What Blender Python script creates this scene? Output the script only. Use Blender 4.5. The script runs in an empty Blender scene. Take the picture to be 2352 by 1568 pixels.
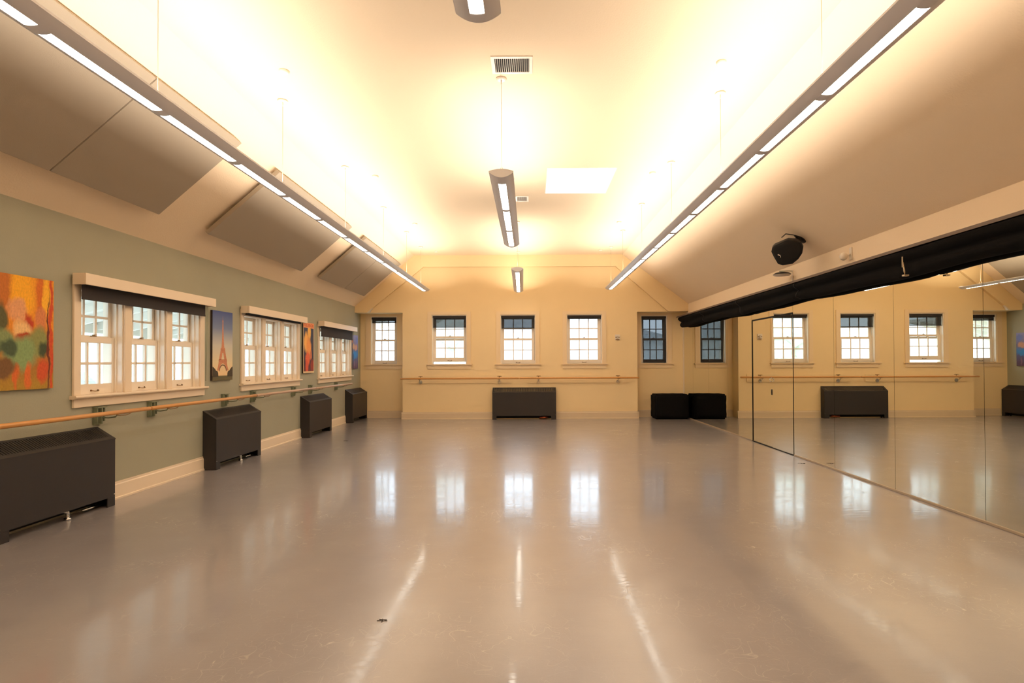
import bpy, bmesh, math, random
from mathutils import Vector, Matrix
random.seed(7)
C = bpy.context.scene.collection
PI = math.pi

# ------------------------------------------------------------------ camera
cd = bpy.data.cameras.new('camera'); cam = bpy.data.objects.new('camera', cd); C.objects.link(cam)
PITCH, ROLL, YAW = 0.01173, -0.004066, 0.001219
f_ = Vector((-math.sin(YAW)*math.cos(PITCH), math.cos(YAW)*math.cos(PITCH), math.sin(PITCH)))
r_ = f_.cross(Vector((0, 0, 1))).normalized(); u_ = r_.cross(f_)
rr = math.cos(ROLL)*r_ + math.sin(ROLL)*u_; uu = -math.sin(ROLL)*r_ + math.cos(ROLL)*u_
M = Matrix((rr, uu, -f_)).transposed().to_4x4(); M.translation = (0, 0, 1.4)
cam.matrix_world = M
cd.sensor_width = 36; cd.lens = 1300/2352*36
cd.shift_x = -(1214.11-1176)/2352; cd.shift_y = (816.13-784)/2352
cd.clip_start = .05; cd.clip_end = 300
bpy.context.scene.camera = cam

# ------------------------------------------------------------------ world, exposure
sc = bpy.context.scene
sc.view_settings.view_transform = 'Standard'; sc.view_settings.look = 'None'
sc.view_settings.gamma = 1; sc.view_settings.use_curve_mapping = False
sc.view_settings.exposure = 0.08
w = bpy.data.worlds.new('world'); sc.world = w; w.use_nodes = True
bg = w.node_tree.nodes['Background']
bg.inputs[0].default_value = (.68, .84, 1, 1); bg.inputs[1].default_value = 5.5
sc.cycles.max_bounces = 10; sc.cycles.diffuse_bounces = 6; sc.cycles.glossy_bounces = 6
sc.cycles.transparent_max_bounces = 16
sc.cycles.sample_clamp_indirect = 6
UP_W = 10.3         # watts per metre of uplight
WARM = (1.0, .865, .71)
SLOT_E = 9.5

XL, XR, YB, YA, ZC = -4.29, 3.915, 13.98, 14.37, 4.04
YF = -3.2            # wall behind the camera
ZTL, ZTR, XFL, XFR = 2.785, 2.82, -2.835, 2.30

# ------------------------------------------------------------------ materials
def newmat(name):
    m = bpy.data.materials.new(name); m.use_nodes = True
    return m, m.node_tree.nodes, m.node_tree.links, m.node_tree.nodes['Principled BSDF']
def lin(c): return tuple(((x/255)/12.92 if x/255 <= .04045 else ((x/255+.055)/1.055)**2.4) for x in c)+(1,)
def mat(name, col, rough=.6, metal=0, noise=0, scale=8, bump=0, bscale=60, spec=.5, coat=0):
    m, N, L, P = newmat(name)
    P.inputs['Roughness'].default_value = rough; P.inputs['Metallic'].default_value = metal
    P.inputs['Specular IOR Level'].default_value = spec; P.inputs['Coat Weight'].default_value = coat
    tc = N.new('ShaderNodeTexCoord')
    if noise:
        n = N.new('ShaderNodeTexNoise'); n.inputs['Scale'].default_value = scale; n.inputs['Detail'].default_value = 5
        L.new(tc.outputs['Object'], n.inputs['Vector'])
        mx = N.new('ShaderNodeMix'); mx.data_type = 'RGBA'
        c = lin(col); mx.inputs[6].default_value = tuple(x*(1-noise) for x in c[:3])+(1,)
        mx.inputs[7].default_value = tuple(min(1, x*(1+noise)) for x in c[:3])+(1,)
        L.new(n.outputs['Fac'], mx.inputs[0]); L.new(mx.outputs[2], P.inputs['Base Color'])
    else: P.inputs['Base Color'].default_value = lin(col)
    if bump:
        n = N.new('ShaderNodeTexNoise'); n.inputs['Scale'].default_value = bscale; n.inputs['Detail'].default_value = 4
        L.new(tc.outputs['Object'], n.inputs['Vector'])
        b = N.new('ShaderNodeBump'); b.inputs['Strength'].default_value = bump; b.inputs['Distance'].default_value = .004
        L.new(n.outputs['Fac'], b.inputs['Height']); L.new(b.outputs[0], P.inputs['Normal'])
    return m
def emis(name, col, s):
    m, N, L, P = newmat(name); P.inputs['Base Color'].default_value = (.8, .8, .8, 1)
    P.inputs['Emission Color'].default_value = tuple(col)+(1,); P.inputs['Emission Strength'].default_value = s
    return m

m_green = mat('green paint', (164, 162, 142), .75, noise=.04, scale=3, bump=.25, bscale=90)
m_yellow = mat('yellow wall paint', (238, 213, 166), .7, noise=.03, scale=2, bump=.2, bscale=90)
m_ytrim = mat('yellow trim paint', (236, 212, 174), .45)
m_ceil = mat('ceiling paint', (240, 220, 192), .85, noise=.02, scale=2, bump=.5, bscale=70)
m_base = mat('back baseboard paint', (214, 194, 166), .45)
m_trim = mat('white trim paint', (236, 218, 194), .4)
m_sash = mat('white sash paint', (240, 228, 212), .35)
m_panel = mat('acoustic panel fabric', (164, 152, 136), .95, noise=.05, scale=200, bump=.3, bscale=250)
m_rad = mat('dark brown enamel', (42, 38, 38), .48, noise=.06, scale=30, bump=.05)
m_dark = mat('dark interior', (18, 16, 15), .8)
m_chrome = mat('chrome', (210, 208, 204), .2, metal=1)
m_copper = mat('copper pipe', (170, 92, 60), .35, metal=1)
m_brass = mat('aged brass', (150, 120, 86), .35, metal=.9)
m_silver = mat('silver fixture enamel', (224, 224, 232), .38, metal=.1)
m_refl = mat('white reflector', (235, 230, 225), .5)
m_slot = emis('lamp louver glow', (1, .93, .80), SLOT_E)
m_black = mat('black fabric', (17, 15, 15), .95, noise=.15, scale=30, bump=.5, bscale=120, spec=.12)
m_blackp = mat('black plastic', (26, 23, 22), .45)
m_spk = mat('speaker grille cloth', (16, 14, 14), .85, bump=.4, bscale=400)
m_white = mat('white plastic', (232, 222, 208), .4)
m_greenp = mat('green painted bracket', (128, 134, 110), .5)
m_cable = mat('cable', (190, 170, 140), .4, metal=.5)
m_canvas = mat('canvas edge', (60, 46, 40), .8)

def wood(name, c1, c2):
    m, N, L, P = newmat(name); tc = N.new('ShaderNodeTexCoord'); mp = N.new('ShaderNodeMapping')
    mp.inputs['Scale'].default_value = (40, 40, 40); L.new(tc.outputs['Object'], mp.inputs[0])
    mp.inputs['Scale'].default_value = (60, 2, 60)
    n = N.new('ShaderNodeTexNoise'); n.inputs['Scale'].default_value = 1; n.inputs['Detail'].default_value = 6
    L.new(mp.outputs[0], n.inputs['Vector'])
    mx = N.new('ShaderNodeMix'); mx.data_type = 'RGBA'; mx.inputs[6].default_value = lin(c1); mx.inputs[7].default_value = lin(c2)
    L.new(n.outputs['Fac'], mx.inputs[0]); L.new(mx.outputs[2], P.inputs['Base Color']); P.inputs['Roughness'].default_value = .3
    return m
m_wood = wood('honey oak', (176, 118, 58), (226, 168, 98))
m_wood2 = wood('oak with painted reflection', (168, 136, 112), (206, 176, 152))  # light reflecting off the farther barres painted in as paler wood

# mirror: silvered glass
m_mirror, N, L, P = newmat('silvered mirror')
P.inputs['Base Color'].default_value = (.80, .79, .70, 1); P.inputs['Metallic'].default_value = 1; P.inputs['Roughness'].default_value = .0

# clear window glass: thin pane, mostly transparent with fresnel reflection
m_glass, N, L, P = newmat('window glass')
tr = N.new('ShaderNodeBsdfTransparent'); tr.inputs[0].default_value = (.95, .98, .98, 1)
gl = N.new('ShaderNodeBsdfGlossy'); gl.inputs['Roughness'].default_value = .01
lw = N.new('ShaderNodeLayerWeight'); pw = N.new('ShaderNodeMath'); pw.operation = 'POWER'; L.new(lw.outputs['Facing'], pw.inputs[0]); pw.inputs[1].default_value = 5
fr = N.new('ShaderNodeMath'); fr.operation = 'MULTIPLY_ADD'; L.new(pw.outputs[0], fr.inputs[0]); fr.inputs[1].default_value = .7; fr.inputs[2].default_value = .05
mx = N.new('ShaderNodeMixShader'); L.new(fr.outputs[0], mx.inputs[0]); L.new(tr.outputs[0], mx.inputs[1]); L.new(gl.outputs[0], mx.inputs[2])
L.new(mx.outputs[0], N['Material Output'].inputs['Surface'])

def screen(name, col, t):
    m, N, L, P = newmat(name); P.inputs['Base Color'].default_value = lin(col); P.inputs['Roughness'].default_value = .8
    tr = N.new('ShaderNodeBsdfTransparent'); mx = N.new('ShaderNodeMixShader'); mx.inputs[0].default_value = t
    L.new(P.outputs[0], mx.inputs[1]); L.new(tr.outputs[0], mx.inputs[2]); L.new(mx.outputs[0], N['Material Output'].inputs['Surface'])
    return m
m_shade = screen('dark screen shade weave', (42, 40, 42), .085)
m_shade2 = screen('dark solar shade weave', (52, 46, 46), .003)

# floor: grey-beige vinyl with a worn polish
m_floor, N, L, P = newmat('dance vinyl')
tc = N.new('ShaderNodeTexCoord')
def ntex(scale, detail=4, vec=None, dist=0):
    n = N.new('ShaderNodeTexNoise'); n.inputs['Scale'].default_value = scale; n.inputs['Detail'].default_value = detail
    n.inputs['Distortion'].default_value = dist; L.new(vec or tc.outputs['Object'], n.inputs['Vector']); return n.outputs['Fac']
def mth(op, a, b=None, c=None):
    n = N.new('ShaderNodeMath'); n.operation = op
    for i, x in enumerate((a, b, c)):
        if x is None: continue
        if isinstance(x, (int, float)): n.inputs[i].default_value = x
        else: L.new(x, n.inputs[i])
    return n.outputs[0]
def ramp(x, a, b, c=0., d=1.):
    n = N.new('ShaderNodeMapRange'); L.new(x, n.inputs[0])
    for i, q in enumerate((a, b, c, d)): n.inputs[i+1].default_value = q
    return n.outputs[0]
big = ntex(.35, 3); mid = ntex(3.5, 6); fine = ntex(160, 2)
mp = N.new('ShaderNodeMapping'); mp.inputs['Scale'].default_value = (5, 14, 1); mp.inputs['Rotation'].default_value = (0, 0, .35); L.new(tc.outputs['Object'], mp.inputs[0])
mp2 = N.new('ShaderNodeMapping'); mp2.inputs['Scale'].default_value = (15, 4, 1); mp2.inputs['Rotation'].default_value = (0, 0, -.5); L.new(tc.outputs['Object'], mp2.inputs[0])
s1 = ntex(1.3, 1, mp.outputs[0], .2); s2 = ntex(1.1, 1, mp2.outputs[0], .3); s3 = ntex(7, 1, None, .5)
def thin(s, wd): return ramp(mth('ABSOLUTE', mth('SUBTRACT', s, .5)), 0, wd, 1, 0)
scr = mth('MAXIMUM', mth('MAXIMUM', thin(s1, .004), thin(s2, .004)), thin(s3, .008))
mask = ramp(ntex(1.3, 3), .45, .6)
scr = mth('MULTIPLY', scr, mask)
mx = N.new('ShaderNodeMix'); mx.data_type = 'RGBA'
mx.inputs[6].default_value = lin((132, 127, 129)); mx.inputs[7].default_value = lin((153, 148, 149))
v = mth('ADD', mth('MULTIPLY', big, .6), mth('ADD', mth('MULTIPLY', mid, .25), mth('MULTIPLY', fine, .15)))
L.new(ramp(v, .3, .7), mx.inputs[0])
mx2 = N.new('ShaderNodeMix'); mx2.data_type = 'RGBA'; mx2.inputs[7].default_value = lin((205, 195, 186))
L.new(mth('MULTIPLY', scr, .3), mx2.inputs[0]); L.new(mx.outputs[2], mx2.inputs[6])
L.new(mx2.outputs[2], P.inputs['Base Color'])
P.inputs['Roughness'].default_value = .30
L.new(mth('ADD', ramp(mid, .3, .7, .05, .13), mth('MULTIPLY', scr, .2)), P.inputs['Coat Roughness'])
P.inputs['Specular IOR Level'].default_value = .55; P.inputs['Coat Weight'].default_value = .65; P.inputs['Coat IOR'].default_value = 1.45
b = N.new('ShaderNodeBump'); b.inputs['Strength'].default_value = .12; b.inputs['Distance'].default_value = .002
mp3 = N.new('ShaderNodeMapping'); mp3.inputs['Scale'].default_value = (5, 26, 1); L.new(tc.outputs['Object'], mp3.inputs[0])
L.new(mth('ADD', mth('ADD', mth('MULTIPLY', ntex(1, 4, mp3.outputs[0]), 2.2), mth('MULTIPLY', fine, .12)), mth('MULTIPLY', scr, 1.0)), b.inputs['Height'])
L.new(b.outputs[0], P.inputs['Normal']); L.new(b.outputs[0], P.inputs['Coat Normal'])

# ------------------------------------------------------------------ mesh helpers
class MB:
    def __init__(s): s.v = []; s.f = []; s.mi = []; s.sm = []
    def poly(s, pts, mi=0, sm=False):
        i = len(s.v); s.v += [tuple(p) for p in pts]; s.f.append(tuple(range(i, i+len(pts)))); s.mi.append(mi); s.sm.append(sm); return s
    def box(s, x0, y0, z0, x1, y1, z1, mi=0):
        i = len(s.v)
        s.v += [(x0, y0, z0), (x1, y0, z0), (x1, y1, z0), (x0, y1, z0), (x0, y0, z1), (x1, y0, z1), (x1, y1, z1), (x0, y1, z1)]
        for f in ((0, 3, 2, 1), (4, 5, 6, 7), (0, 1, 5, 4), (1, 2, 6, 5), (2, 3, 7, 6), (3, 0, 4, 7)):
            s.f.append(tuple(i+k for k in f)); s.mi.append(mi); s.sm.append(False)
        return s
    def prism(s, pts, axis, a, b, mi=0, sm=False):
        """2-D outline pts extruded along axis from a to b"""
        n = len(pts); i = len(s.v)
        def P(p, t): return (t, p[0], p[1]) if axis == 0 else ((p[0], t, p[1]) if axis == 1 else (p[0], p[1], t))
        s.v += [P(p, a) for p in pts]+[P(p, b) for p in pts]
        s.f.append(tuple(i+k for k in range(n))[::-1]); s.f.append(tuple(i+n+k for k in range(n))); s.mi += [mi, mi]; s.sm += [False, False]
        for k in range(n):
            j = (k+1) % n; s.f.append((i+k, i+j, i+n+j, i+n+k)); s.mi.append(mi); s.sm.append(sm)
        return s
    def tube(s, pts, r, n=10, mi=0, caps=True):
        pts = [Vector(p) for p in pts]; rings = []
        rs = r if isinstance(r, (list, tuple)) else [r]*len(pts)
        up = None
        for k, p in enumerate(pts):
            d = (pts[min(k+1, len(pts)-1)]-pts[max(k-1, 0)]).normalized()
            if up is None: up = Vector((0, 0, 1)) if abs(d.z) < .9 else Vector((1, 0, 0))
            a = d.cross(up).normalized(); bb = a.cross(d).normalized(); up = bb
            i = len(s.v); rings.append(i)
            for q in range(n):
                t = 2*PI*q/n; s.v.append(tuple(p+(a*math.cos(t)+bb*math.sin(t))*rs[k]))
        for k in range(len(rings)-1):
            for q in range(n):
                j = (q+1) % n; s.f.append((rings[k]+q, rings[k]+j, rings[k+1]+j, rings[k+1]+q)); s.mi.append(mi); s.sm.append(True)
        if caps:
            s.f.append(tuple(rings[0]+q for q in range(n))[::-1]); s.f.append(tuple(rings[-1]+q for q in range(n))); s.mi += [mi, mi]; s.sm += [False, False]
        return s
    def grid(s, rows, mi=0, sm=True, close=False):
        i = len(s.v); m = len(rows[0])
        for r in rows: s.v += [tuple(p) for p in r]
        for a in range(len(rows)-1):
            for q in range(m if close else m-1):
                j = (q+1) % m; s.f.append((i+a*m+q, i+a*m+j, i+(a+1)*m+j, i+(a+1)*m+q)); s.mi.append(mi); s.sm.append(sm)
        return s
    def mesh(s, name, mats, bevel=0):
        me = bpy.data.meshes.new(name); me.from_pydata(s.v, [], s.f)
        for m in (mats if isinstance(mats, (list, tuple)) else [mats]): me.materials.append(m)
        for p, k, sm in zip(me.polygons, s.mi, s.sm): p.material_index = k; p.use_smooth = sm
        bm = bmesh.new(); bm.from_mesh(me)
        bmesh.ops.recalc_face_normals(bm, faces=bm.faces)
        if bevel:
            es = [e for e in bm.edges if len(e.link_faces) == 2 and e.calc_face_angle(0) > .6]
            bmesh.ops.bevel(bm, geom=es, offset=bevel, segments=2, affect='EDGES', clamp_overlap=True)
        bm.to_mesh(me); bm.free(); me.update()
        return me
    def build(s, name, mats, parent=None, bevel=0, loc=None, rot=None):
        return link(name, s.mesh(name, mats, bevel), parent, loc, rot)
def link(name, me, parent=None, loc=None, rot=None):
    o = bpy.data.objects.new(name, me); C.objects.link(o)
    if parent: o.parent = parent
    if loc is not None: o.location = loc
    if rot is not None: o.rotation_euler = rot
    return o
def empty(name, loc=(0, 0, 0), rz=0):
    o = bpy.data.objects.new(name, None); o.empty_display_size = .1; C.objects.link(o); o.location = loc; o.rotation_euler = (0, 0, rz); return o
def tag(o, label, cat, group=None):
    o['label'] = label; o['category'] = cat
    if group: o['group'] = group
    return o
def struct(o): o['kind'] = 'structure'; return o
KIDS = {}
def copy_tree(o, parent=None):
    c = o.copy(); C.objects.link(c); c.parent = parent
    for ch in list(o.children): copy_tree(ch, c)
    return c

# ------------------------------------------------------------------ setting: shell
def wall_holes(u0, u1, z0, z1, holes):
    """rectangles (u0,u1,z0,z1) that tile a wall around its holes"""
    us = sorted({u0, u1} | {h[0] for h in holes} | {h[1] for h in holes}); out = []
    for a, b_ in zip(us, us[1:]):
        hs = sorted([(h[2], h[3]) for h in holes if h[0] <= a+1e-6 and h[1] >= b_-1e-6]); z = z0
        for h in hs:
            if h[0] > z+1e-6: out.append((a, b_, z, h[0]))
            z = h[1]
        if z < z1-1e-6: out.append((a, b_, z, z1))
    return out
struct(MB().box(XL-.3, YF-.2, -.12, XR+.3, YA+.25, 0).build('floor', m_floor))

TRI = [2.285, 5.385, 8.475, 11.54]            # start of first opening of each triple window on the left wall
OPW, MUL = .585, .105                          # opening width, mullion width
OZ0, OZ1 = 1.10, 2.12
holes = []
for t in TRI: holes.append((t-.02, t+3*OPW+2*MUL+.02, OZ0-.02, OZ1+.02))
mb = MB()
for a, b_, c_, d_ in wall_holes(YF, YA, 0, ZTL, holes): mb.box(XL-.22, a, c_, XL, b_, d_)
struct(mb.build('wall_left', m_green))
mb = MB(); mb.box(XR+.008, YF, 0, XR+.2, YA, ZTR)
mb.box(XR-.0, YF, 2.47, XR+.02, YA, ZTR)
struct(mb.build('wall_right', m_ceil))
struct(MB().box(XL-.25, YF-.2, 0, XR+.25, YF, 4.3).build('wall_front', m_yellow))
# back wall: bay with three windows, alcove walls, header
BW = [(-2.41, -1.54), (-.715, .157), (.925, 1.803)]
AL, AR = (-4.028, -3.356), (2.834, 3.505)
BZ0, BZ1 = 1.36, 2.575
mb = MB()
for a, b_, c_, d_ in wall_holes(-3.13, 2.67, 0, 2.635, [(x0, x1, BZ0, BZ1) for x0, x1 in BW]): mb.box(a, YB, c_, b_, YB+.24, d_)
mb.box(-3.13, YB+.24, 0, -3.05, YA+.2, 2.635); mb.box(2.59, YB+.24, 0, 2.67, YA+.2, 2.635)
for lo, hi, (x0, x1) in ((XL-.2, -3.05, AL), (2.59, XR+.2, AR)):
    for a, b_, c_, d_ in wall_holes(lo, hi, 0, 2.75, [(x0, x1, BZ0, BZ1)]): mb.box(a, YA, c_, b_, YA+.22, d_)
mb.box(XL-.2, YB+.0, 2.635, XR+.2, YB+.8, 4.3)
struct(mb.build('wall_back', m_yellow))
# arch band around the gable, standing proud of the wall
out_ = [(XL, 2.635), (XL, ZTL), (XFL, ZC), (XFR, ZC), (XR, ZTR), (XR, 2.635)]
inn_ = [(-3.985, 2.635), (-3.985, 2.64), (-2.60, 3.755), (2.13, 3.755), (3.42, 2.64), (3.42, 2.635)]
mb = MB()
for k in range(5):
    q = [out_[k], out_[k+1], inn_[k+1], inn_[k]]; mb.prism(q, 1, YB-.075, YB+.002)
struct(mb.build('trim_1', m_yellow))
struct(MB().prism([(-3.995, 2.633), (-3.935, 2.633), (-3.85, 2.75)], 1, YB-.080, YB-.01).build('lit_underside_tip', m_white))  # white wedge painted in for the lit underside of the arch band

# ceiling: two slopes and a flat with the skylight opening
SKY = (.25, 1.21, 7.68, 8.85)
mb = MB()
T = .18
mb.prism([(XL-.25, ZTL-.0), (XL, ZTL), (XFL, ZC), (XFL, ZC+T), (XL-.25, ZTL+.2)], 1, YF, YB+.02)
mb.prism([(XR+.25, ZTR), (XR, ZTR), (XFR, ZC), (XFR, ZC+T), (XR+.25, ZTR+.2)], 1, YF, YB+.02)
for a, b_, c_, d_ in wall_holes(XFL, XFR, YF, YB+.02, [SKY]): mb.box(a, c_, ZC, b_, d_, ZC+T)
for (a, b_, c_, d_) in ((SKY[0]-.03, SKY[0], SKY[2]-.03, SKY[3]+.03), (SKY[1], SKY[1]+.03, SKY[2]-.03, SKY[3]+.03),
                        (SKY[0], SKY[1], SKY[2]-.03, SKY[2]), (SKY[0], SKY[1], SKY[3], SKY[3]+.03)):
    mb.box(a, c_, ZC+.1, b_, d_, ZC+.3)
struct(mb.build('ceiling', m_ceil))
sk = struct(empty('window_10', ((SKY[0]+SKY[1])/2, (SKY[2]+SKY[3])/2, ZC+.18)))
hx, hy = (SKY[1]-SKY[0])/2, (SKY[3]-SKY[2])/2
MB().poly([(-hx, -hy, 0), (hx, -hy, 0), (hx, hy, 0), (-hx, hy, 0)]).build('pane', m_glass, sk)
MB().box(-hx, -hy, -.18, -hx+.012, hy, .03).box(hx-.012, -hy, -.18, hx, hy, .03).box(-hx+.012, -hy, -.18, hx-.012, -hy+.012, .03).box(-hx+.012, hy-.012, -.18, hx-.012, hy, .03).build('skylight_frame', m_sash, sk)

# baseboards
def bprof(t=.018, h=.18): return [(0, 0), (t+.010, 0), (t+.010, .018), (t, .024), (t, h-.03), (t-.008, h-.02), (t-.008, h), (0, h)]
def base_run(mb, fixed, a, b_, axis, sign):
    pr = [(fixed+sign*p, z) for p, z in bprof()]
    mb.prism(pr, axis, a, b_)
mb = MB()
for a, b_ in ((YF, 4.38), (5.62, 7.43), (8.67, 10.6), (11.77, 13.17)): base_run(mb, XL, a, b_, 1, 1)
struct(mb.build('baseboard_left', m_trim))
mb = MB(); 
for a, b_ in ((-3.158, -.905), (.655, 2.698)): mb.prism([(YB-p, z) for p, z in bprof()], 0, a, b_)
mb.prism([(YA-p, z) for p, z in bprof()], 0, XL+.19, -3.13); mb.prism([(YA-p, z) for p, z in bprof()], 0, 2.67, XR-.002)
struct(mb.build('baseboard_back', m_base))

# ------------------------------------------------------------------ windows
def sash_meshes(w, h, rows, nm, bot=.05, top=.045, st=.045, tint=None):
    """one sash, lower-left inner corner at 0,0,0; y 0..0.035 outward"""
    mb = MB(); mb.box(0, 0, 0, st, .035, h).box(w-st, 0, 0, w, .035, h).box(st, 0, 0, w-st, .035, bot).box(st, 0, h-top, w-st, .035, h)
    gx0, gx1, gz0, gz1 = st, w-st, bot, h-top
    for k in (1, 2):
        x = gx0+(gx1-gx0)*k/3; mb.box(x-.012, .006, gz0, x+.012, .03, gz1)
    zm = (gz0+gz1)/2; mb.box(gx0, .006, zm-.012, gx1, .03, zm+.012)
    g = MB().poly([(gx0, .018, gz0), (gx1, .018, gz0), (gx1, .018, gz1), (gx0, .018, gz1)])
    return mb.mesh(nm, m_sash, .003), g.mesh('pane', m_glass)
def handle_mesh():
    mb = MB(); mb.tube([(-.045, -.002, 0), (-.04, -.016, -.003), (-.02, -.024, -.006), (.02, -.024, -.006), (.04, -.016, -.003), (.045, -.002, 0)], .0045, 8)
    mb.box(-.055, -.004, -.008, -.036, 0, .008).box(.036, -.004, -.008, .055, 0, .008); return mb.mesh('sash_lift', m_brass, .001)
def lock_mesh():
    mb = MB(); mb.box(-.03, -.004, 0, .03, .02, .008); mb.tube([(0, .008, .006), (0, .008, .018)], .012, 10); mb.tube([(0, .004, .016), (.026, -.006, .017)], [.006, .004], 8); return mb.mesh('sash_lock', m_brass)
HM, LM = handle_mesh(), lock_mesh()
def put_sashes(root, u0, wd, z0, z1, zmeet, ms, depth=.09, lift=0):
    """z0 stool, z1 head, zmeet centre of the meeting rail; lower sash inside, upper sash one step further out"""
    (lo, log), (up, upg) = ms
    l = link('lower_sash', lo, root, (u0, depth, z0+lift)); link('pane', log, l)
    link('sash_lift', HM, l, (wd/2, 0, .035))
    k = link('sash_lock', LM, l, (wd/2, .004, zmeet-z0+.024))
    u = link('upper_sash', up, root, (u0, depth+.04, zmeet-.026)); link('pane', upg, u)
    return l
def window_single(name, x0, x1, y, jl=True, jr=True, lift=0, cl=.1, cr=.1, far=YA):
    root = struct(empty(name, (0, y, 0))); w_ = x1-x0
    mb = MB()          # casing
    e = .02
    mb.box(x0-cl, -e, BZ0, x0, 0, BZ1+.085).box(x1, -e, BZ0, x1+cr, 0, BZ1+.085).box(x0, -e, BZ1, x1, 0, BZ1+.085)
    mb.build('casing', m_ytrim, root, .003)
    s0 = x0-cl-(.028 if jl else 0); s1 = x1+cr+(.03 if jr else 0)
    MB().box(s0, -.055, BZ0-.026, s1, 0, BZ0).box(x0, 0, BZ0-.026, x1, .2, BZ0).build('stool', m_ytrim if True else m_sash, root, .004)
    MB().box(x0-cl, -.02, BZ0-.122, x1+cr, 0, BZ0-.026).build('apron', m_ytrim, root, .003)
    j = MB(); t = .02
    j.box(x0, 0, BZ0, x0+t, .2, BZ1).box(x1-t, 0, BZ0, x1, .2, BZ1).box(x0+t, 0, BZ1-t, x1-t, .2, BZ1)
    j.box(x0+t, .07, BZ0, x0+t+.014, .088, BZ1-t).box(x1-t-.014, .07, BZ0, x1-t, .088, BZ1-t)
    j.box(x0+t, .128, 1.96, x0+t+.010, .14, BZ1-t).box(x1-t-.010, .128, 1.96, x1-t, .14, BZ1-t)
    j.build('jamb', m_sash, root)
    return root
ZM = 1.97
def single_sashes(wd):
    sw = wd-.04
    st = (sw-(.685 if wd > .8 else .485))/2
    return (sash_meshes(sw, ZM+.026-BZ0, 2, 'lower_sash', bot=.1, top=.052, st=st),
            sash_meshes(sw, BZ1-.02-(ZM-.026), 2, 'upper_sash', bot=.052, top=.085, st=st))
MSB = single_sashes(.87); MSA = single_sashes(.672)
for k, (x0, x1) in enumerate(BW):
    r = window_single('window_%d' % (5+k), x0, x1, YB)
    put_sashes(r, x0+.02, x1-x0-.04, BZ0, BZ1, ZM, MSB, lift=.055 if k == 0 else 0)
r = window_single('window_8', AL[0], AL[1], YA, True, False, cl=.125, cr=.22); put_sashes(r, AL[0]+.02, .632, BZ0, BZ1, ZM, MSA)
r = window_single('window_9', AR[0], AR[1], YA, False, True, cl=.16, cr=.117); put_sashes(r, AR[0]+.02, .632, BZ0, BZ1, ZM, MSA)

# triple windows on the left wall; local x runs along the wall, local y points outdoors
LZM = 1.65
SL = sash_meshes(OPW-.03, LZM+.03-OZ0-.01, 2, 'lower_sash', bot=.10, top=.06, st=.042)
SU = sash_meshes(OPW-.03, OZ1-.01-(LZM-.03), 2, 'upper_sash', bot=.06, top=.05, st=.042)
def triple(name, y0):
    root = struct(empty(name, (XL, y0, 0), PI/2)); W3 = 3*OPW+2*MUL
    mb = MB(); e = .022
    mb.box(-.085, -e, OZ0, 0, 0, OZ1+.09).box(W3, -e, OZ0, W3+.09, 0, OZ1+.09).box(0, -e, OZ1, W3, 0, OZ1+.09)
    for k in (1, 2): mb.box(k*OPW+(k-1)*MUL, -e, OZ0, k*(OPW+MUL), 0, OZ1)
    mb.build('casing', m_trim, root, .003)
    MB().prism([(0, OZ0), (-.06, OZ0), (-.066, OZ0-.008), (-.066, OZ0-.018), (-.058, OZ0-.026), (-.04, OZ0-.034), (0, OZ0-.034)], 0, -.11, W3+.115).box(0, 0, OZ0-.02, W3, .2, OZ0).build('stool', m_trim, root)
    MB().box(-.085, -.022, OZ0-.115, W3+.09, 0, OZ0-.034).build('apron', m_trim, root, .003)
    j = MB(); t = .015
    for k in range(3):
        a = k*(OPW+MUL); b_ = a+OPW
        j.box(a-.018, 0, OZ0, a+t, .2, OZ1).box(b_-t, 0, OZ0, b_+.018, .2, OZ1).box(a+t, 0, OZ1-.01, b_-t, .2, OZ1)
        j.box(a+t, .052, OZ0, a+t+.012, .072, OZ1-.01).box(b_-t-.012, .052, OZ0, b_-t, .072, OZ1-.01)
        j.box(b_-t-.01, .115, LZM+.03, b_-t, .13, OZ1-.01)
    j.build('jamb', m_sash, root)
    m = MB()
    for k in (1, 2): m.box(k*OPW+(k-1)*MUL+.018, 0, OZ0, k*(OPW+MUL)-.018, .2, OZ1)
    m.build('mullion_core', m_trim, root)
    for k in range(3): put_sashes(root, k*(OPW+MUL)+t, OPW-.03, OZ0, OZ1, LZM, (SL, SU), depth=.075)
    return root
for k, t in enumerate(TRI): triple('window_%d' % (4 if k == 0 else k), t)

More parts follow.
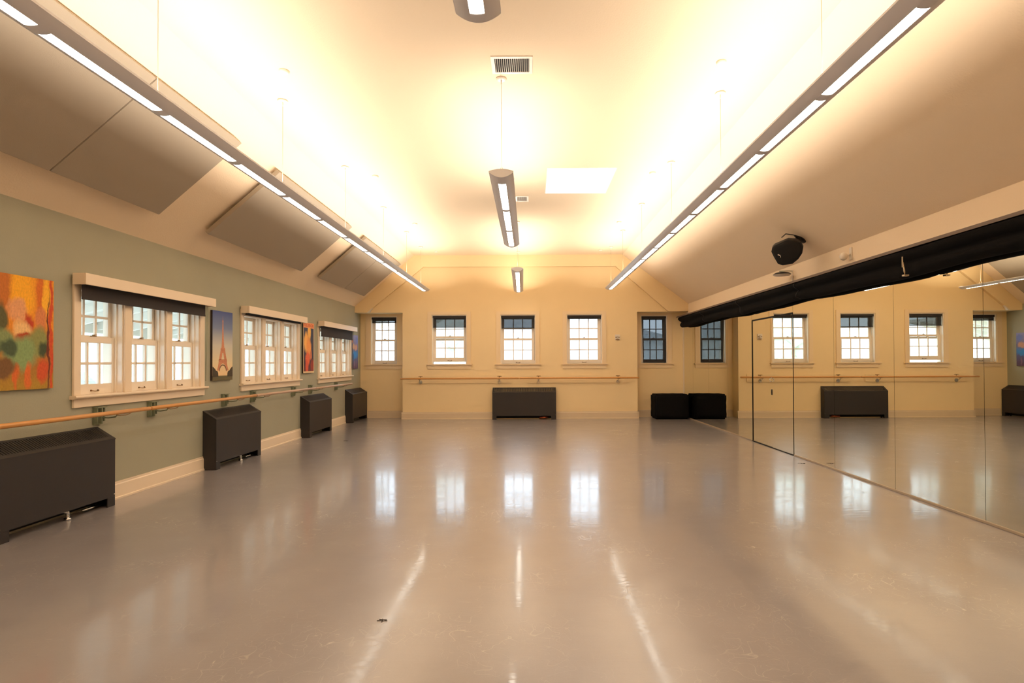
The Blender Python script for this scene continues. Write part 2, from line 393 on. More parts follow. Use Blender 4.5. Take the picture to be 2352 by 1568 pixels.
# pelmet boxes and roller blinds of the left wall
W3 = 3*OPW+2*MUL
def pelmet(t, label):
    o = MB().box(-.11, -.15, 2.145, W3+.125, -.13, 2.252).box(-.11, -.13, 2.145, -.09, 0-.0225, 2.252).box(W3+.105, -.13, 2.145, W3+.125, -.0225, 2.252).box(-.09, -.13, 2.238, W3+.105, -.0225, 2.252)
    o = o.build('window_pelmet', m_trim, None, .002, (XL, t, 0), (0, 0, PI/2))
    tag(o, label, 'pelmet', 'box pelmets over the green wall windows')
pelmet(TRI[1], 'cream box pelmet over the nearest triple window, beside the orange canvas')
pelmet(TRI[2], 'cream box pelmet over the middle triple window, right of the tower poster')
pelmet(TRI[3], 'cream box pelmet over the farthest triple window on the green wall')
def long_blind(t, z1, label):
    r = empty('roller_blind', (XL, t, 2.19), PI/2)
    MB().tube([(-.05, -.085, 0), (W3+.05, -.085, 0)], .026, 14).build('roller', m_shade2, r)
    MB().box(-.045, -.062, z1-2.19, W3+.03, -.0605, .0).build('fabric', m_shade2, r)
    MB().box(-.045, -.066, z1-2.19-.0, W3+.03, -.056, z1-2.19+.022).build('hem_bar', m_shade2, r, .002)
    ch = MB()
    for dx in (.052, .075): ch.tube([(W3+dx, -.07, -.04), (W3+dx+.002, -.055, -.5), (W3+.063, -.05, -1.0 if dx > .06 else -1.02)], .0028, 6)
    ch.build('pull_chain', m_greenp, r)
    tag(r, label, 'blind', 'roller blinds of the green wall')
long_blind(TRI[1], 2.012, 'dark roller blind lowered a little at the nearest triple window')
long_blind(TRI[2], 2.118, 'dark roller blind rolled nearly fully up at the middle triple window')
long_blind(TRI[3], 1.94, 'charcoal roller blind of the farthest triple window, lowest on the green wall')
def short_blind(x0, x1, y, z1, label, skew=0):
    r = empty('roller_blind', (0, y+.03, 0))
    MB().box(x0+.022, -.008, BZ1-.075, x1-.022, .045, BZ1-.022).build('head_box', m_shade2, r, .003)
    n = 10; rows = []
    for i in range(n+1):
        z = BZ1-.06+(z1-BZ1+.06)*i/n; row = []
        for k in range(9):
            u = k/8; lx = x0+.03+skew*.035*i/n; rx = x1-.026+skew*.012*math.sin(PI*i/n)
            row.append((lx+(rx-lx)*u, .012+.003*math.sin(3*u+i), z))
        rows.append(row)
    MB().grid(rows).build('fabric', m_shade, r)
    MB().box(x0+.03+skew*.035, .004, z1, x1-.026, .02, z1+.018).build('hem_bar', m_shade2, r, .002)
    if skew == 0: MB().tube([(x1-.03, -.006, BZ1-.06), (x1-.028, -.006, 1.8), (x1-.03, -.004, 1.44)], .0025, 6).build('pull_chain', m_shade2, r)
    tag(r, label, 'blind', 'dark shades of the yellow wall windows'); return r
short_blind(*BW[0], YB, 2.26, 'dark see-through shade a quarter down on the left window of the yellow bay')
short_blind(*BW[1], YB, 2.235, 'dark see-through shade on the window above the central radiator')
short_blind(*BW[2], YB, 2.465, 'dark shade rolled almost up on the bay window nearest the wall alarm')
short_blind(*AL, YA, 2.41, 'dark shade rolled almost up in the left alcove window')
short_blind(*AR, YA, 1.382, 'dark see-through shade pulled fully down in the right alcove window', skew=1)

# ------------------------------------------------------------------ radiator covers
def radiator(name, L_, label, loc, rz, legl=.1, legr=.1, pipe=None, copper=False, grp=None):
    """local x along the wall 0..L_, y<0 into the room (front at -.18)"""
    r = empty(name, loc, rz); D = .18; zt, zb = .665, .778; op = .09
    mb = MB(); t = .012
    mb.box(0, -D, op, L_, -D+t, zt).box(0, -D, 0, legl, -D+t, op).box(L_-legr, -D, 0, L_, -D+t, op)
    for x in (0, L_-t): mb.prism([(-D+t, 0), (-.001, 0), (-.001, zb), (-D+t, zt+.006)], 0, x, x+t)
    mb.build('cover', m_rad, r, .002)
    # sloping top grille: frame and slats
    sl = (zb-zt)/D; g = MB()
    def zq(y): return zb+sl*y
    def slab(x0, x1, y0, y1, dz=0, th=.01):
        g.poly([(x0, y0, zq(y0)+dz), (x1, y0, zq(y0)+dz), (x1, y1, zq(y1)+dz), (x0, y1, zq(y1)+dz)])
        g.poly([(x0, y0, zq(y0)+dz-th), (x1, y0, zq(y0)+dz-th), (x1, y1, zq(y1)+dz-th), (x0, y1, zq(y1)+dz-th)])
        for (p, q) in (((x0, y0), (x1, y0)), ((x1, y0), (x1, y1)), ((x1, y1), (x0, y1)), ((x0, y1), (x0, y0))):
            g.poly([(p[0], p[1], zq(p[1])+dz-th), (q[0], q[1], zq(q[1])+dz-th), (q[0], q[1], zq(q[1])+dz), (p[0], p[1], zq(p[1])+dz)])
    slab(0, L_, -D-.004, -D+.03); slab(0, L_, -.02, -.001); slab(0, .05, -D+.03, -.02); slab(L_-.05, L_, -D+.03, -.02)
    n = int((L_-.1)/.026)
    for k in range(n):
        x = .05+(L_-.1)*(k+.5)/n; slab(x-.0085, x+.0085, -D+.03, -.02, -.002, .006)
    g.build('top_grille', m_rad, r)
    MB().box(.06, -D+.03, .09, L_-.06, -.03, .645).build('heating_element', m_dark, r)
    for x in (.012, L_-.012): MB().tube([(x, -D-.003, .115), (x, -D+.002, .115)], .006, 10).build('screw', m_chrome, r)
    if pipe is not None:
        MB().tube([(pipe-.05, -.09, .09), (pipe-.03, -.13, .085), (pipe, -.14, .07), (pipe, -.14, .04), (pipe, -.14, 0)], .016, 12).tube([(pipe, -.14, .02), (pipe, -.14, 0)], .028, 12).build('pipe', m_chrome, r)
        MB().tube([(pipe+.2, -.11, .03), (L_-.06, -.11, .03)], .009, 8).build('supply_line', m_chrome, r)
    if copper: MB().tube([(1.15, -.10, .045), (1.28, -.12, .05), (1.36, -.08, .055)], .028, 12).build('pipe', m_copper, r)
    MB().box(.013, -.007, .02, L_-.013, -.001, .64).build('gap_shade_sheet', m_dark, r)  # dark sheet added to black out the lit wall seen under the cover
    for x in (.06, L_-.09): MB().box(x, -.03, 0, x+.03, -.01, .1).build('foot', m_dark, r)
    tag(r, label, 'radiator cover', grp); return r
G = 'dark radiator covers along the green wall'
radiator('radiator_cover', 1.24, 'dark brown radiator cover nearest the camera, under the orange canvas', (XL, 4.38, 0), PI/2, pipe=.71, grp=G)
radiator('radiator_cover', 1.24, 'dark brown radiator cover on the green wall below the tower poster', (XL, 7.43, 0), PI/2, pipe=.71, grp=G)
radiator('radiator_cover', 1.18, 'dark radiator cover below the red-headed poster, top reflecting blue daylight', (XL, 10.59, 0), PI/2, grp=G)
radiator('radiator_cover', 1.18, 'dark radiator cover in the far left corner by the alcove', (XL, 13.16, 0), PI/2, grp=G)
radiator('radiator_cover', 1.555, 'long dark radiator cover centred against the yellow end wall', (-.905, YB, 0), 0, copper=True, legr=.12)

# ------------------------------------------------------------------ barres
CLIPS = (5.61, 6.40, 7.93, 8.74, 10.24, 11.03, 12.5)
def left_barre(y0, y1, m, label):
    o = MB().tube([(0, 0, 0), (0, .006, 0), (0, .012, 0), (0, y1-y0-.012, 0), (0, y1-y0-.006, 0), (0, y1-y0, 0)], [.012, .018, .0215, .0215, .018, .012], 16).build('ballet_barre', m, None, 0, (XL+.2, y0, .918))
    for cy in CLIPS:
        if y0 < cy < y1: q = cy-y0; MB().tube([(0, q, -.0235), (0, q+.05, -.034), (0, q+.13, -.036), (0, q+.18, -.028), (0, q+.2, -.019)], .005, 8).build('saddle_clip', m_brass, o)
    tag(o, label, 'barre', 'barres along the green wall')
left_barre(3.72, 6.105, m_wood, 'honey wood barre length nearest the camera on the green wall')
left_barre(6.115, 8.475, m_wood, 'honey wood barre length ending beneath the middle triple window')
left_barre(8.485, 10.83, m_wood2, 'pinkish pale barre length beneath the middle triple window')
left_barre(10.84, 13.05, m_wood2, 'pale barre length farthest along the green wall, under the last triple window')
def green_bracket():
    r = empty('barre_bracket')
    MB().box(.001, -.056, .80, .022, .058, .965).build('wall_plate', m_greenp, r, .002)
    MB().box(.001, -.060, .965, .06, .062, .974).box(.022, -.055, .82, .05, -.045, .965).box(.022, -.01, .81, .058, .005, .965).box(.022, .045, .83, .045, .057, .965).build('web', m_greenp, r)
    MB().tube([(.04, 0, .87), (.12, 0, .865), (.19, .0, .875), (.2, 0, .889)], .007, 8).build('arm', m_greenp, r)
    return r
first = None
BRL = ['green barre bracket under the left part of the nearest triple window', 'green barre bracket under the middle of the nearest triple window',
       'green barre bracket rising behind the radiator under the tower poster', 'green barre bracket under the left corner of the middle triple window',
       'green barre bracket under the right corner of the middle triple window', 'green barre bracket between the middle and farthest triple windows',
       'green barre bracket beneath the farthest triple window']
for y, lb in zip((5.61, 6.40, 7.93, 8.74, 10.24, 11.03, 12.5), BRL):
    if first is None: b0 = first = green_bracket()
    else: b0 = copy_tree(first)
    b0.location = (XL, y, 0); tag(b0, lb, 'bracket', 'green barre brackets')
# barre of the end wall: mounting boards, two lengths
def board(x0, x1, lb):
    tag(MB().box(x0, YB-.02, .885, x1, YB-.0005, 1.087).build('barre_board', m_yellow, None, .003), lb, 'mounting board', 'boards behind the end wall barre')
board(-2.955, -.446, 'yellow painted backing board behind the barre, left of the central radiator')
board(-.062, 2.468, 'yellow painted backing board behind the barre, right of the gap')
def back_barre(x0, x1, lb):
    o = MB().tube([(0, 0, 0), (.006, 0, 0), (.012, 0, 0), (x1-x0-.012, 0, 0), (x1-x0-.006, 0, 0), (x1-x0, 0, 0)], [.012, .018, .021, .021, .018, .012], 16)
    o = o.build('ballet_barre', m_wood, None, 0, (x0, YB-.15, 1.008)); tag(o, lb, 'barre', 'barres along the end wall')
back_barre(-3.155, -.255, 'wooden barre length on the left half of the yellow end wall')
back_barre(-.25, 2.68, 'wooden barre length on the right half of the yellow end wall')
def steel_bracket():
    r = empty('barre_bracket')
    MB().box(-.05, -.030, 1.052, .05, -.0205, 1.066).box(-.008, -.028, 1.0, .008, -.0205, 1.055).build('top_strap', m_brass, r, .001)
    MB().tube([(0, -.03, .925), (0, -.10, .93), (0, -.14, .95), (0, -.15, .985)], .008, 10).build('arm', m_chrome, r)
    MB().tube([(0, -.0205, .915), (0, -.032, .915)], .045, 18).build('flange', m_chrome, r)
    MB().box(-.035, -.168, .981, .035, -.132, .987).build('saddle', m_brass, r)
    return r
first = None
for x, lb in zip((-2.683, -.738, .226, 2.183), ('small metal barre bracket under the left bay window', 'small metal barre bracket just left above the central radiator',
                 'small metal barre bracket just right above the central radiator', 'small metal barre bracket below the wall alarm')):
    b0 = first = steel_bracket() if first is None else first
    if x > -2.6: b0 = copy_tree(first)
    b0.location = (x, YB, 0); tag(b0, lb, 'bracket', 'metal barre brackets on the end wall')

# ------------------------------------------------------------------ suspended lights
def fixture(name, x, y0, y1, slots, cables, label, tilt=0):
    """slots: list of (ya, yb) absolute; arc-bottomed trough, open to the ceiling"""
    yc = (y0+y1)/2; r = empty(name, (x, yc, 3.08), tilt); A = .112; dep = .047
    def arc(u, off=0): return (u*A, dep*(u*u)+off)
    hw = .036/A
    def strip(mb, ua, ub, ya, yb, n=6, th=.004, both=True):
        us = [ua+(ub-ua)*k/n for k in range(n+1)]
        mb.grid([[(*arc(u)[:1], ya, arc(u)[1]) for u in us], [(*arc(u)[:1], yb, arc(u)[1]) for u in us]])
        if both: mb.grid([[(*arc(u)[:1], ya, arc(u)[1]+th) for u in us], [(*arc(u)[:1], yb, arc(u)[1]+th) for u in us]], mi=1)
    mb = MB(); a, b_ = y0-yc, y1-yc
    strip(mb, -1, -hw, a, b_); strip(mb, hw, 1, a, b_)
    prev = a
    for (s0, s1) in slots:
        if s0-yc > prev: strip(mb, -hw, hw, prev, s0-yc, 3)
        prev = s1-yc
    if b_ > prev: strip(mb, -hw, hw, prev, b_, 3)
    for sgn in (-1, 1):   # upturned lips
        mb.box(min(sgn*A, sgn*(A-.004)), a, dep-.001, max(sgn*A, sgn*(A-.004)), b_, dep+.012)
    mb.build('housing', [m_silver, m_refl], r)
    for e, yy in ((0, a), (1, b_)):
        us = [-1+2*k/12 for k in range(13)]
        pts = [arc(u) for u in us]+[(u*A, dep+.012+.02*(1-u*u)) for u in us[::-1]]
        MB().prism(pts, 1, yy-.004 if e == 0 else yy, yy if e == 0 else yy+.004).build('end_cap', m_silver, r)
    for (s0, s1) in slots:
        mb = MB(); us = [-hw+2*hw*k/4 for k in range(5)]
        s0 += .002; s1 -= .002
        mb.grid([[(u*A, s0-yc, dep*u*u+.003) for u in us], [(u*A, s1-yc, dep*u*u+.003) for u in us]])
        mb.build('lamp_louver', m_slot, r)
    for cy in cables:
        c = MB().tube([(0, cy-yc, .13), (0, cy-yc, ZC-3.08-.03)], .0022, 6); c.tube([(-.05, cy-yc, .055), (0, cy-yc, .135)], .0018, 6); c.tube([(.05, cy-yc, .055), (0, cy-yc, .135)], .0018, 6)
        c.build('cable', m_cable, r)
        k = ZC-3.08
        MB().tube([(0, cy-yc, k-.004), (0, cy-yc, k-.014), (0, cy-yc, k-.019)], [.05, .048, .03], 20).tube([(0, cy-yc, k-.06), (0, cy-yc, k-.018)], .006, 8).build('canopy', m_white, r)
    # the tubes that light the ceiling: an upward strip light lying in the trough
    n = max(1, round((y1-y0)/3.2)); seg = (y1-y0)/n
    for k in range(n):
        ld = bpy.data.lights.new('uplight', 'AREA'); ld.shape = 'RECTANGLE'; ld.size = .10; ld.size_y = seg-.1
        ld.energy = UP_W*seg; ld.color = WARM
        lo = bpy.data.objects.new('uplight', ld); C.objects.link(lo); lo.parent = r
        lo.location = (0, a+seg*(k+.5), .026); lo.rotation_euler = (PI, 0, 0)
    tag(r, label, 'pendant light')
    return r
P_ = .955
sl = [(2.83+P_*k+.037-P_*6, 2.83+P_*(k+1)-.037-P_*6) for k in range(17)]
fixture('linear_pendant_light', -2.47, -3.0, sl[-1][1]+.12, sl, [-2.2, -.1, 1.9, 3.75, 5.66, 7.59, 9.59, 11.4, 12.9], 'long silver row of strip lights hanging beside the green wall')
sr = [(3.605+P_*k+.037-P_*6, 3.605+P_*(k+1)-.037-P_*6) for k in range(16)]
fixture('linear_pendant_light', 1.89, -2.3, sr[-1][1]+.12, sr, [-2.0, -.2, 1.7, 3.62, 5.54, 7.465, 9.446, 11.35, 13.0], 'long silver row of strip lights hanging on the mirror side')
fixture('short_pendant_light', -.245, -.20, 2.78, [(-.1+P_*k+.03, -.1+P_*(k+1)-.045) for k in range(3)], [.1, 2.3], 'short silver pendant light cut by the top of the picture')
fixture('short_pendant_light', -.25, 5.13, 8.27, [(5.33+.985*k, 5.33+.985*k+.91) for k in range(3)], [5.24, 8.1], 'short silver pendant light hanging near the skylight')
fixture('short_pendant_light', -.235, 10.45, 13.7, [(10.62+1.02*k, 10.62+1.02*k+.93) for k in range(3)], [10.6, 13.5], 'farthest short pendant light, before the yellow gable', tilt=.012)

# ------------------------------------------------------------------ acoustic panels on the left slope
sd = Vector((XFL-XL, 0, ZC-ZTL)).normalized(); nn = Vector((sd.z, 0, -sd.x))      # along the slope, and into the room
def panel(y0, y1, lb):
    bl = Vector((-3.985, 0, ZTL+(-3.985-XL)*(ZC-ZTL)/(XFL-XL))); length = 1.16
    Mx = Matrix((sd, Vector((0, 1, 0)), nn)).transposed().to_4x4(); Mx.translation = bl+Vector((0, y0, 0))
    r = empty('acoustic_panel'); r.matrix_world = Mx
    MB().box(0, 0, .038, length, y1-y0, .09).build('panel_board', m_panel, r, .004)
    c = MB()
    for a in (.12, length-.16):
        for b_ in (.12, y1-y0-.16): c.box(a, b_, .0005, a+.04, b_+.04, .038)
    c.build('standoff', m_dark, r)
    tag(r, lb, 'acoustic panel', 'acoustic panels on the ceiling slope')
panel(3.22, 4.612, 'grey acoustic panel nearest the camera on the sloped ceiling')
panel(4.618, 5.99, 'grey acoustic panel butted beyond the nearest one on the slope')
panel(6.90, 9.74, 'wide single grey acoustic panel in the middle of the slope')
panel(10.58, 12.01, 'left grey acoustic panel of the farthest pair on the slope')
panel(12.016, 13.44, 'last grey acoustic panel, touching the yellow gable wall band')

# ------------------------------------------------------------------ ceiling fittings
def vent(x0, x1, y0, y1, lb):
    r = empty('ceiling_vent', ((x0+x1)/2, (y0+y1)/2, ZC)); a, b_ = (x1-x0)/2, (y1-y0)/2; t = .03
    MB().box(-a, -b_, -.008, -a+t, b_, -.0005).box(a-t, -b_, -.008, a, b_, -.0005).box(-a+t, -b_, -.008, a-t, -b_+t, -.0005).box(-a+t, b_-t, -.008, a-t, b_, -.0005).build('frame', m_white, r, .001)
    MB().box(-a+t, -b_+t, -.0015, a-t, b_-t, -.0005).build('duct_shade_plate', m_dark, r)  # flat dark plate painted in for the shade inside the duct
    s = MB(); n = 17
    for k in range(n):
        x = -a+t+(2*a-2*t)*(k+.5)/n; s.prism([(x-.0028, -.002), (x-.0010, -.002), (x+.0018, -.0075), (x+.0000, -.0075)], 1, -b_+t, b_-t)
    s.build('slats', m_white, r)
    tag(r, lb, 'vent', 'ceiling vents')
vent(-.325, .04, 4.85, 5.14, 'white slatted ceiling vent near the top of the picture')
vent(-.215, .0, 8.96, 9.26, 'small white slatted ceiling vent left of the skylight')
first = None
for x, y, lb in ((-2.205, 5.08, 'white ceiling disc nearest the camera on the left'), (-2.167, 7.97, 'middle white ceiling disc on the left side'), (-2.161, 10.71, 'third white ceiling disc on the left side'),
                 (-2.2, 13.4, 'farthest white ceiling disc on the left, near the yellow gable'), (1.703, 4.96, 'white ceiling disc nearest the camera on the right'), (1.733, 7.88, 'white ceiling disc beside the skylight, on its right'),
                 (1.704, 10.65, 'third white ceiling disc on the right side'), (1.69, 13.3, 'farthest white ceiling disc on the right, near the yellow gable')):
    if first is None:
        first = MB().tube([(0, 0, -.0005), (0, 0, -.012), (0, 0, -.022), (0, 0, -.026)], [.044, .044, .040, .025], 24).build('sprinkler_cover', m_white); o = first
    else: o = first.copy(); C.objects.link(o)
    o.location = (x, y, ZC); tag(o, lb, 'sprinkler cover', 'round sprinkler covers in the ceiling')

# ------------------------------------------------------------------ mirror wall
MZ = 2.46
seams = [14.345, 13.54, 12.36, 11.17, 9.95]
near = [8.40, 7.28, 6.08, 4.88, 3.68, 2.48, 1.28, .08]
def mpanel(y0, y1, lb, z0=.022):
    o = MB().box(XR, y0+.0022, z0, XR+.006, y1-.0022, MZ).build('mirror_panel', m_mirror); tag(o, lb, 'mirror', 'wall mirror panels')
lbs = ['narrow wall mirror panel in the corner beside the black covered box', 'mirror panel second from the far corner', 'mirror panel third from the far corner, left of the mirrored doors', 'mirror panel directly left of the mirrored doors']
for k in range(4): mpanel(seams[k+1], seams[k], lbs[k])
mpanel(8.40, 9.95, 'low mirror panel above the mirrored double doors', 2.125)
lbs = ['mirror panel directly right of the mirrored doors', 'mirror panel reflecting most of the central radiator and a whole window', 'mirror panel reflecting the leftmost bay window', 'mirror panel nearest the camera, at the right picture edge']
lbs += ['mirror panel beside the camera, beyond the right picture edge']*0
for k in range(4): mpanel(near[k+1], near[k], lbs[k])
struct(MB().box(XR+.001, near[-1], .022, XR+.006, near[4]-.004, MZ).build('wall_mirrored', m_mirror))
struct(MB().box(XR+.0065, near[-1], 0.022, XR+.0079, 14.36, MZ).build('wall_mirror_backing', m_dark))
m_joint = mat('mirror channel', (176, 160, 140), .4, metal=.3)
struct(MB().box(XR-.012, 9.965, 0, XR+.007, 14.345, .022).box(XR-.012, near[-1], 0, XR+.007, 8.385, .022).build('trim_3', m_joint, None, .003))
struct(MB().box(XR-.018, 14.346, 0, XR+.006, 14.368, 2.46).build('trim_4', m_trim))
# mirrored double door
d = struct(empty('door_1', (XR, 9.175, 0)))
fr = MB(); h0 = 2.112
fr.box(-.004, -.775, 0, .006, -.765, h0).box(-.004, .765, 0, .006, .775, h0).box(-.002, -.765, h0-.008, .006, .763, h0).build('door_frame', m_dark, d)
for k, (a, b_, rot) in enumerate(((-.760, -.053, .0035), (-.049, .760, -.0045))):
    lf = MB().box(0, 0, .012, .004, b_-a, h0-.014).build('door_leaf', m_mirror, d, 0, (-.001 if rot > 0 else .0025, a, 0), (0, 0, rot*.7))
MB().tube([(-.006, -.03, .90), (.0, -.03, .90)], .022, 16).prism([(-.052, .855), (-.008, .855), (-.008, .945), (-.052, .945)], 0, -.006, 0).build('door_lock', m_blackp, d, .002)
MB().tube([(-.004, -.03, 1.07), (-.03, -.03, 1.075), (-.034, -.03, 1.11), (-.004, -.03, 1.135)], .006, 10).build('door_handle', m_chrome, d)
MB().box(-.012, -.76, 0, .006, .76, .011).build('door_threshold', m_dark, d)

# ------------------------------------------------------------------ black curtain gathered along the top of the mirrors
r = empty('curtain', (XR, 7, 2.5))
CY0, CY1 = -2.5, 14.12
def prof(y):
    t = (y-CY0)/(CY1-CY0)
    w1 = .006*math.sin(y*2.1)+.005*math.sin(y*5.3+1); w2 = .014*math.sin(y*1.7+.6)+.008*math.sin(y*4.1)
    end = max(0, (y-13.6)/.5)
    tie = 0
    for ty in (3.6, 5.58, 7.9, 10.1, 12.2): tie += math.exp(-((y-ty)/.05)**2)*.02
    pts = [(-.02, .0), (-.13, .0), (-.205-w1, -.012), (-.222-w1, -.04), (-.205-w1, -.075), (-.16, -.105+w2*.3), (-.142, -.125+w2*.3),
           (-.160-w2*.6+tie*.4, -.15), (-.178-w2+tie, -.19+w2*.3), (-.180-w2+tie, -.23+w2*.5), (-.155-w2*.5+tie, -.268+w2+tie*.4), (-.115, -.290+w2+tie*.6), (-.06, -.285+w2), (-.03, -.24), (-.02, -.1)]
    pts = [(x, z if z > -.13 else -.13+(z+.13)*.78) for x, z in pts]
    if end > 0: pts = [(x*(1-.10*end) if z < -.12 else x, z) for x, z in pts]
    return pts
rows = []; y = CY0
while y < CY1+.001:
    rows.append([(px, y-7, pz) for px, pz in prof(y)]); y += .065
mb = MB(); mb.grid(rows, close=True); mb.poly(rows[0]); mb.poly(rows[-1][::-1])
mb.build('gathered_cloth', m_black, r)
MB().box(-.205, CY0-7, .003, -.001, CY1-7+.1, .022).box(-.212, CY0-7, -.004, -.205, CY1-7+.1, .026).build('curtain_track', mat('dark bronze track', (104, 86, 72), .5), r)
for ty in (3.6, 7.9, 10.1, 12.2):
    ring = [(px*1.03-.002, ty-7, pz) for px, pz in prof(ty)[1:12]]
    MB().tube(ring, .005, 6).build('tie_cord', m_blackp, r)
MB().box(-.232, 5.572-7, -.18, -.226, 5.584-7, -.075).tube([(-.206, 5.578-7, -.255), (-.212, 5.575-7, -.22), (-.224, 5.578-7, -.13)], [.004, .009, .006], 8).box(-.225, 5.555-7, -.268, -.18, 5.595-7, -.253).build('tie_cleat', m_cable, r)
tag(r, 'long black cloth curtain bunched up along the top of the mirrors', 'curtain')

# ------------------------------------------------------------------ black covered box in the corner
r = MB(); n = 22
def soft(x0, y0, z0, x1, y1, z1, rad, amp):
    mb = MB(); bm = bmesh.new(); bmesh.ops.create_cube(bm, size=1)
    for v in bm.verts: v.co = Vector(((x0 if v.co.x < 0 else x1), (y0 if v.co.y < 0 else y1), (z0 if v.co.z < 0 else z1)))
    bmesh.ops.bevel(bm, geom=list(bm.edges), offset=rad, segments=3, affect='EDGES')
    bmesh.ops.subdivide_edges(bm, edges=list(bm.edges), cuts=5, use_grid_fill=True)
    for v in bm.verts:
        q = amp*(math.sin(v.co.x*23+v.co.z*11)+math.sin(v.co.z*31-v.co.x*7+1)+.6*math.sin(v.co.y*40))
        if v.co.z > z0+.02: v.co += v.normal*q if v.normal.length else Vector()
        v.co.z = max(v.co.z, z0)
    me = bpy.data.meshes.new('covered_box'); bm.normal_update(); bm.to_mesh(me); bm.free()
    for p in me.polygons: p.use_smooth = True
    me.materials.append(m_black); return me
o = link('covered_box', soft(3.05, 13.72, 0.0, 3.868, 14.28, .605, .035, .0035)); tag(o, 'black cloth-covered box on the floor in the mirror corner', 'covered box')

# ------------------------------------------------------------------ speaker on the right slope
ns = Vector((-(ZC-ZTR), 0, -(XR-XFR))).normalized()          # slope normal, into the room
A0 = Vector((3.64, 7.56, ZTR+(XR-3.64)*(ZC-ZTR)/(XR-XFR)))
r = empty('wall_speaker', A0)
zq = ns; yq = Vector((0, 1, 0)); xq = yq.cross(zq)
def wl(p): return Vector(p)
# mount plate + yoke
pl = MB(); cpts = [A0*0+ns*.001, ns*.016]
MB().tube([ns*.001, ns*.014, ns*.02], [.075, .07, .03], 20).build('mount_plate', m_blackp, r)
body_c = ns*.22+Vector((-.06, -.03, .035))
MB().tube([ns*.01, ns*.06, ns*.10+Vector((-.02, -.01, 0))], .018, 12).build('mount_arm', m_blackp, r)
fwd = Vector((-.42, -.80, -.42)).normalized()                # grille faces out into the room
upv = Vector((.36, -.05, .93)); sx = -fwd.cross(upv).normalized(); up2 = -sx.cross(fwd).normalized()
def W(a, b_, c): return body_c+sx*(a*.96)+up2*(b_*.97)+fwd*c
outl = [(-.045, -.205), (.02, -.205), (.13, -.145), (.175, -.06), (.19, .03), (.17, .11), (.115, .16), (.03, .172), (-.05, .155), (-.11, .10), (-.185, .03), (-.2, -.01), (-.19, -.07), (-.12, -.14)]
sc_ = 1.0
rows = []
for (c, s) in ((.09, .90), (.10, .97), (.08, 1.0), (.0, 1.0), (-.08, .86), (-.15, .6), (-.165, .4)):
    rows.append([W(a*s, b_*s, c) for a, b_ in outl])
mb = MB(); mb.grid(rows, close=True, sm=True); mb.poly(rows[-1]); mb.poly(rows[0])
mb.build('cabinet', m_blackp, r)
rows = []
for (c, s) in ((.098, .93), (.112, .90), (.122, .8), (.130, .5), (.132, .2)): rows.append([W(a*s, b_*s, c) for a, b_ in outl])
mb = MB(); mb.grid(rows, close=True, sm=True); mb.poly(rows[-1]); mb.build('grille', m_spk, r)
lg = MB()
def lp(a, b_): return W(a, b_, .1305)
for (a0, b0_, a1, b1) in ((-.096, -.062, -.062, -.066), (-.056, -.072, -.048, -.088)):
    lg.poly([lp(a0, b0_), lp(a1, b1), lp(a1-.002, b1-.012), lp(a0-.002, b0_-.012)])
lg.build('logo_badge', m_white, r)
MB().tube([W(-.13, .12, -.05), W(-.10, .19, -.02), W(0, .205, -.01), W(.08, .20, -.03), W(.12, .14, -.06)], .007, 8).build('yoke', m_blackp, r)
MB().tube([W(.02, .2, -.015), ns*.02+Vector((0, 0, 0))], .012, 8).build('yoke_link', m_blackp, r)
tag(r, 'black loudspeaker hanging from the sloped ceiling above the mirrors', 'speaker')

# white dish-shaped unit on a small arm
r = empty('wall_receiver', (XR, 8.39, 2.62))
MB().box(-.012, -.012, -.09, -.001, .012, .13).build('wall_stem', m_white, r, .002)
MB().tube([(-.006, 0, .115), (-.06, 0, .118), (-.2, .0, .112)], .006, 8).build('arm', m_greenp, r)
rows = []
for (rr_, z) in ((.0, .10), (.05, .099), (.10, .088), (.128, .068), (.130, .060), (.11, .048), (.05, .040), (0, .039)):
    rows.append([(-.16+rr_*.95*math.cos(2*PI*k/28), rr_*1.0*math.sin(2*PI*k/28), z) for k in range(28)])
mb = MB(); mb.grid(rows[:5], close=True, mi=1); mb.grid(rows[4:], close=True, mi=0); mb.build('saucer', [m_white, m_blackp], r)
tag(r, 'white saucer-shaped unit with dark top on a small arm above the curtain', 'wall unit')
# motion sensor
r = empty('motion_sensor', (XR, 6.86, 2.70))
MB().box(-.014, -.028, -.075, -.001, .028, .075).build('mount_plate', m_white, r, .003)
MB().tube([(-.012, 0, -.01), (-.045, .01, -.02)], .012, 10).build('swivel', m_white, r)
rows = []
for k in range(7):
    t = PI*k/6; rows.append([Vector((-.085-.045*math.cos(t), .02+.045*math.sin(t)*math.cos(2*PI*q/16), -.03+.05*math.sin(t)*math.sin(2*PI*q/16))) for q in range(16)])
mb = MB(); mb.grid(rows, close=True); mb.build('sensor_head', m_white, r)
tag(r, 'small white motion sensor on the wall above the curtain', 'motion sensor')
# alarm strobe on the end wall
r = empty('fire_alarm_strobe', (2.178, YB, 2.003))
MB().box(-.062, -.022, -.068, .062, -.0005, .072).build('housing', m_white, r, .008)
MB().prism([(-.05, -.045), (.05, -.045), (.042, -.060), (0, -.067), (-.042, -.060)], 1, -.028, -.02).build('horn_grille', m_brass, r)
MB().box(-.022, -.046, -.03, .022, -.022, .035).build('strobe_lens', mat('strobe lens', (205, 196, 186), .15), r, .006)
MB().box(-.05, -.03, -.012, -.026, -.022, .012).box(.026, -.03, -.012, .05, -.022, .012).build('sounder', m_brass, r, .002)
tag(r, 'small white fire alarm strobe on the yellow wall beside the third window', 'fire alarm')

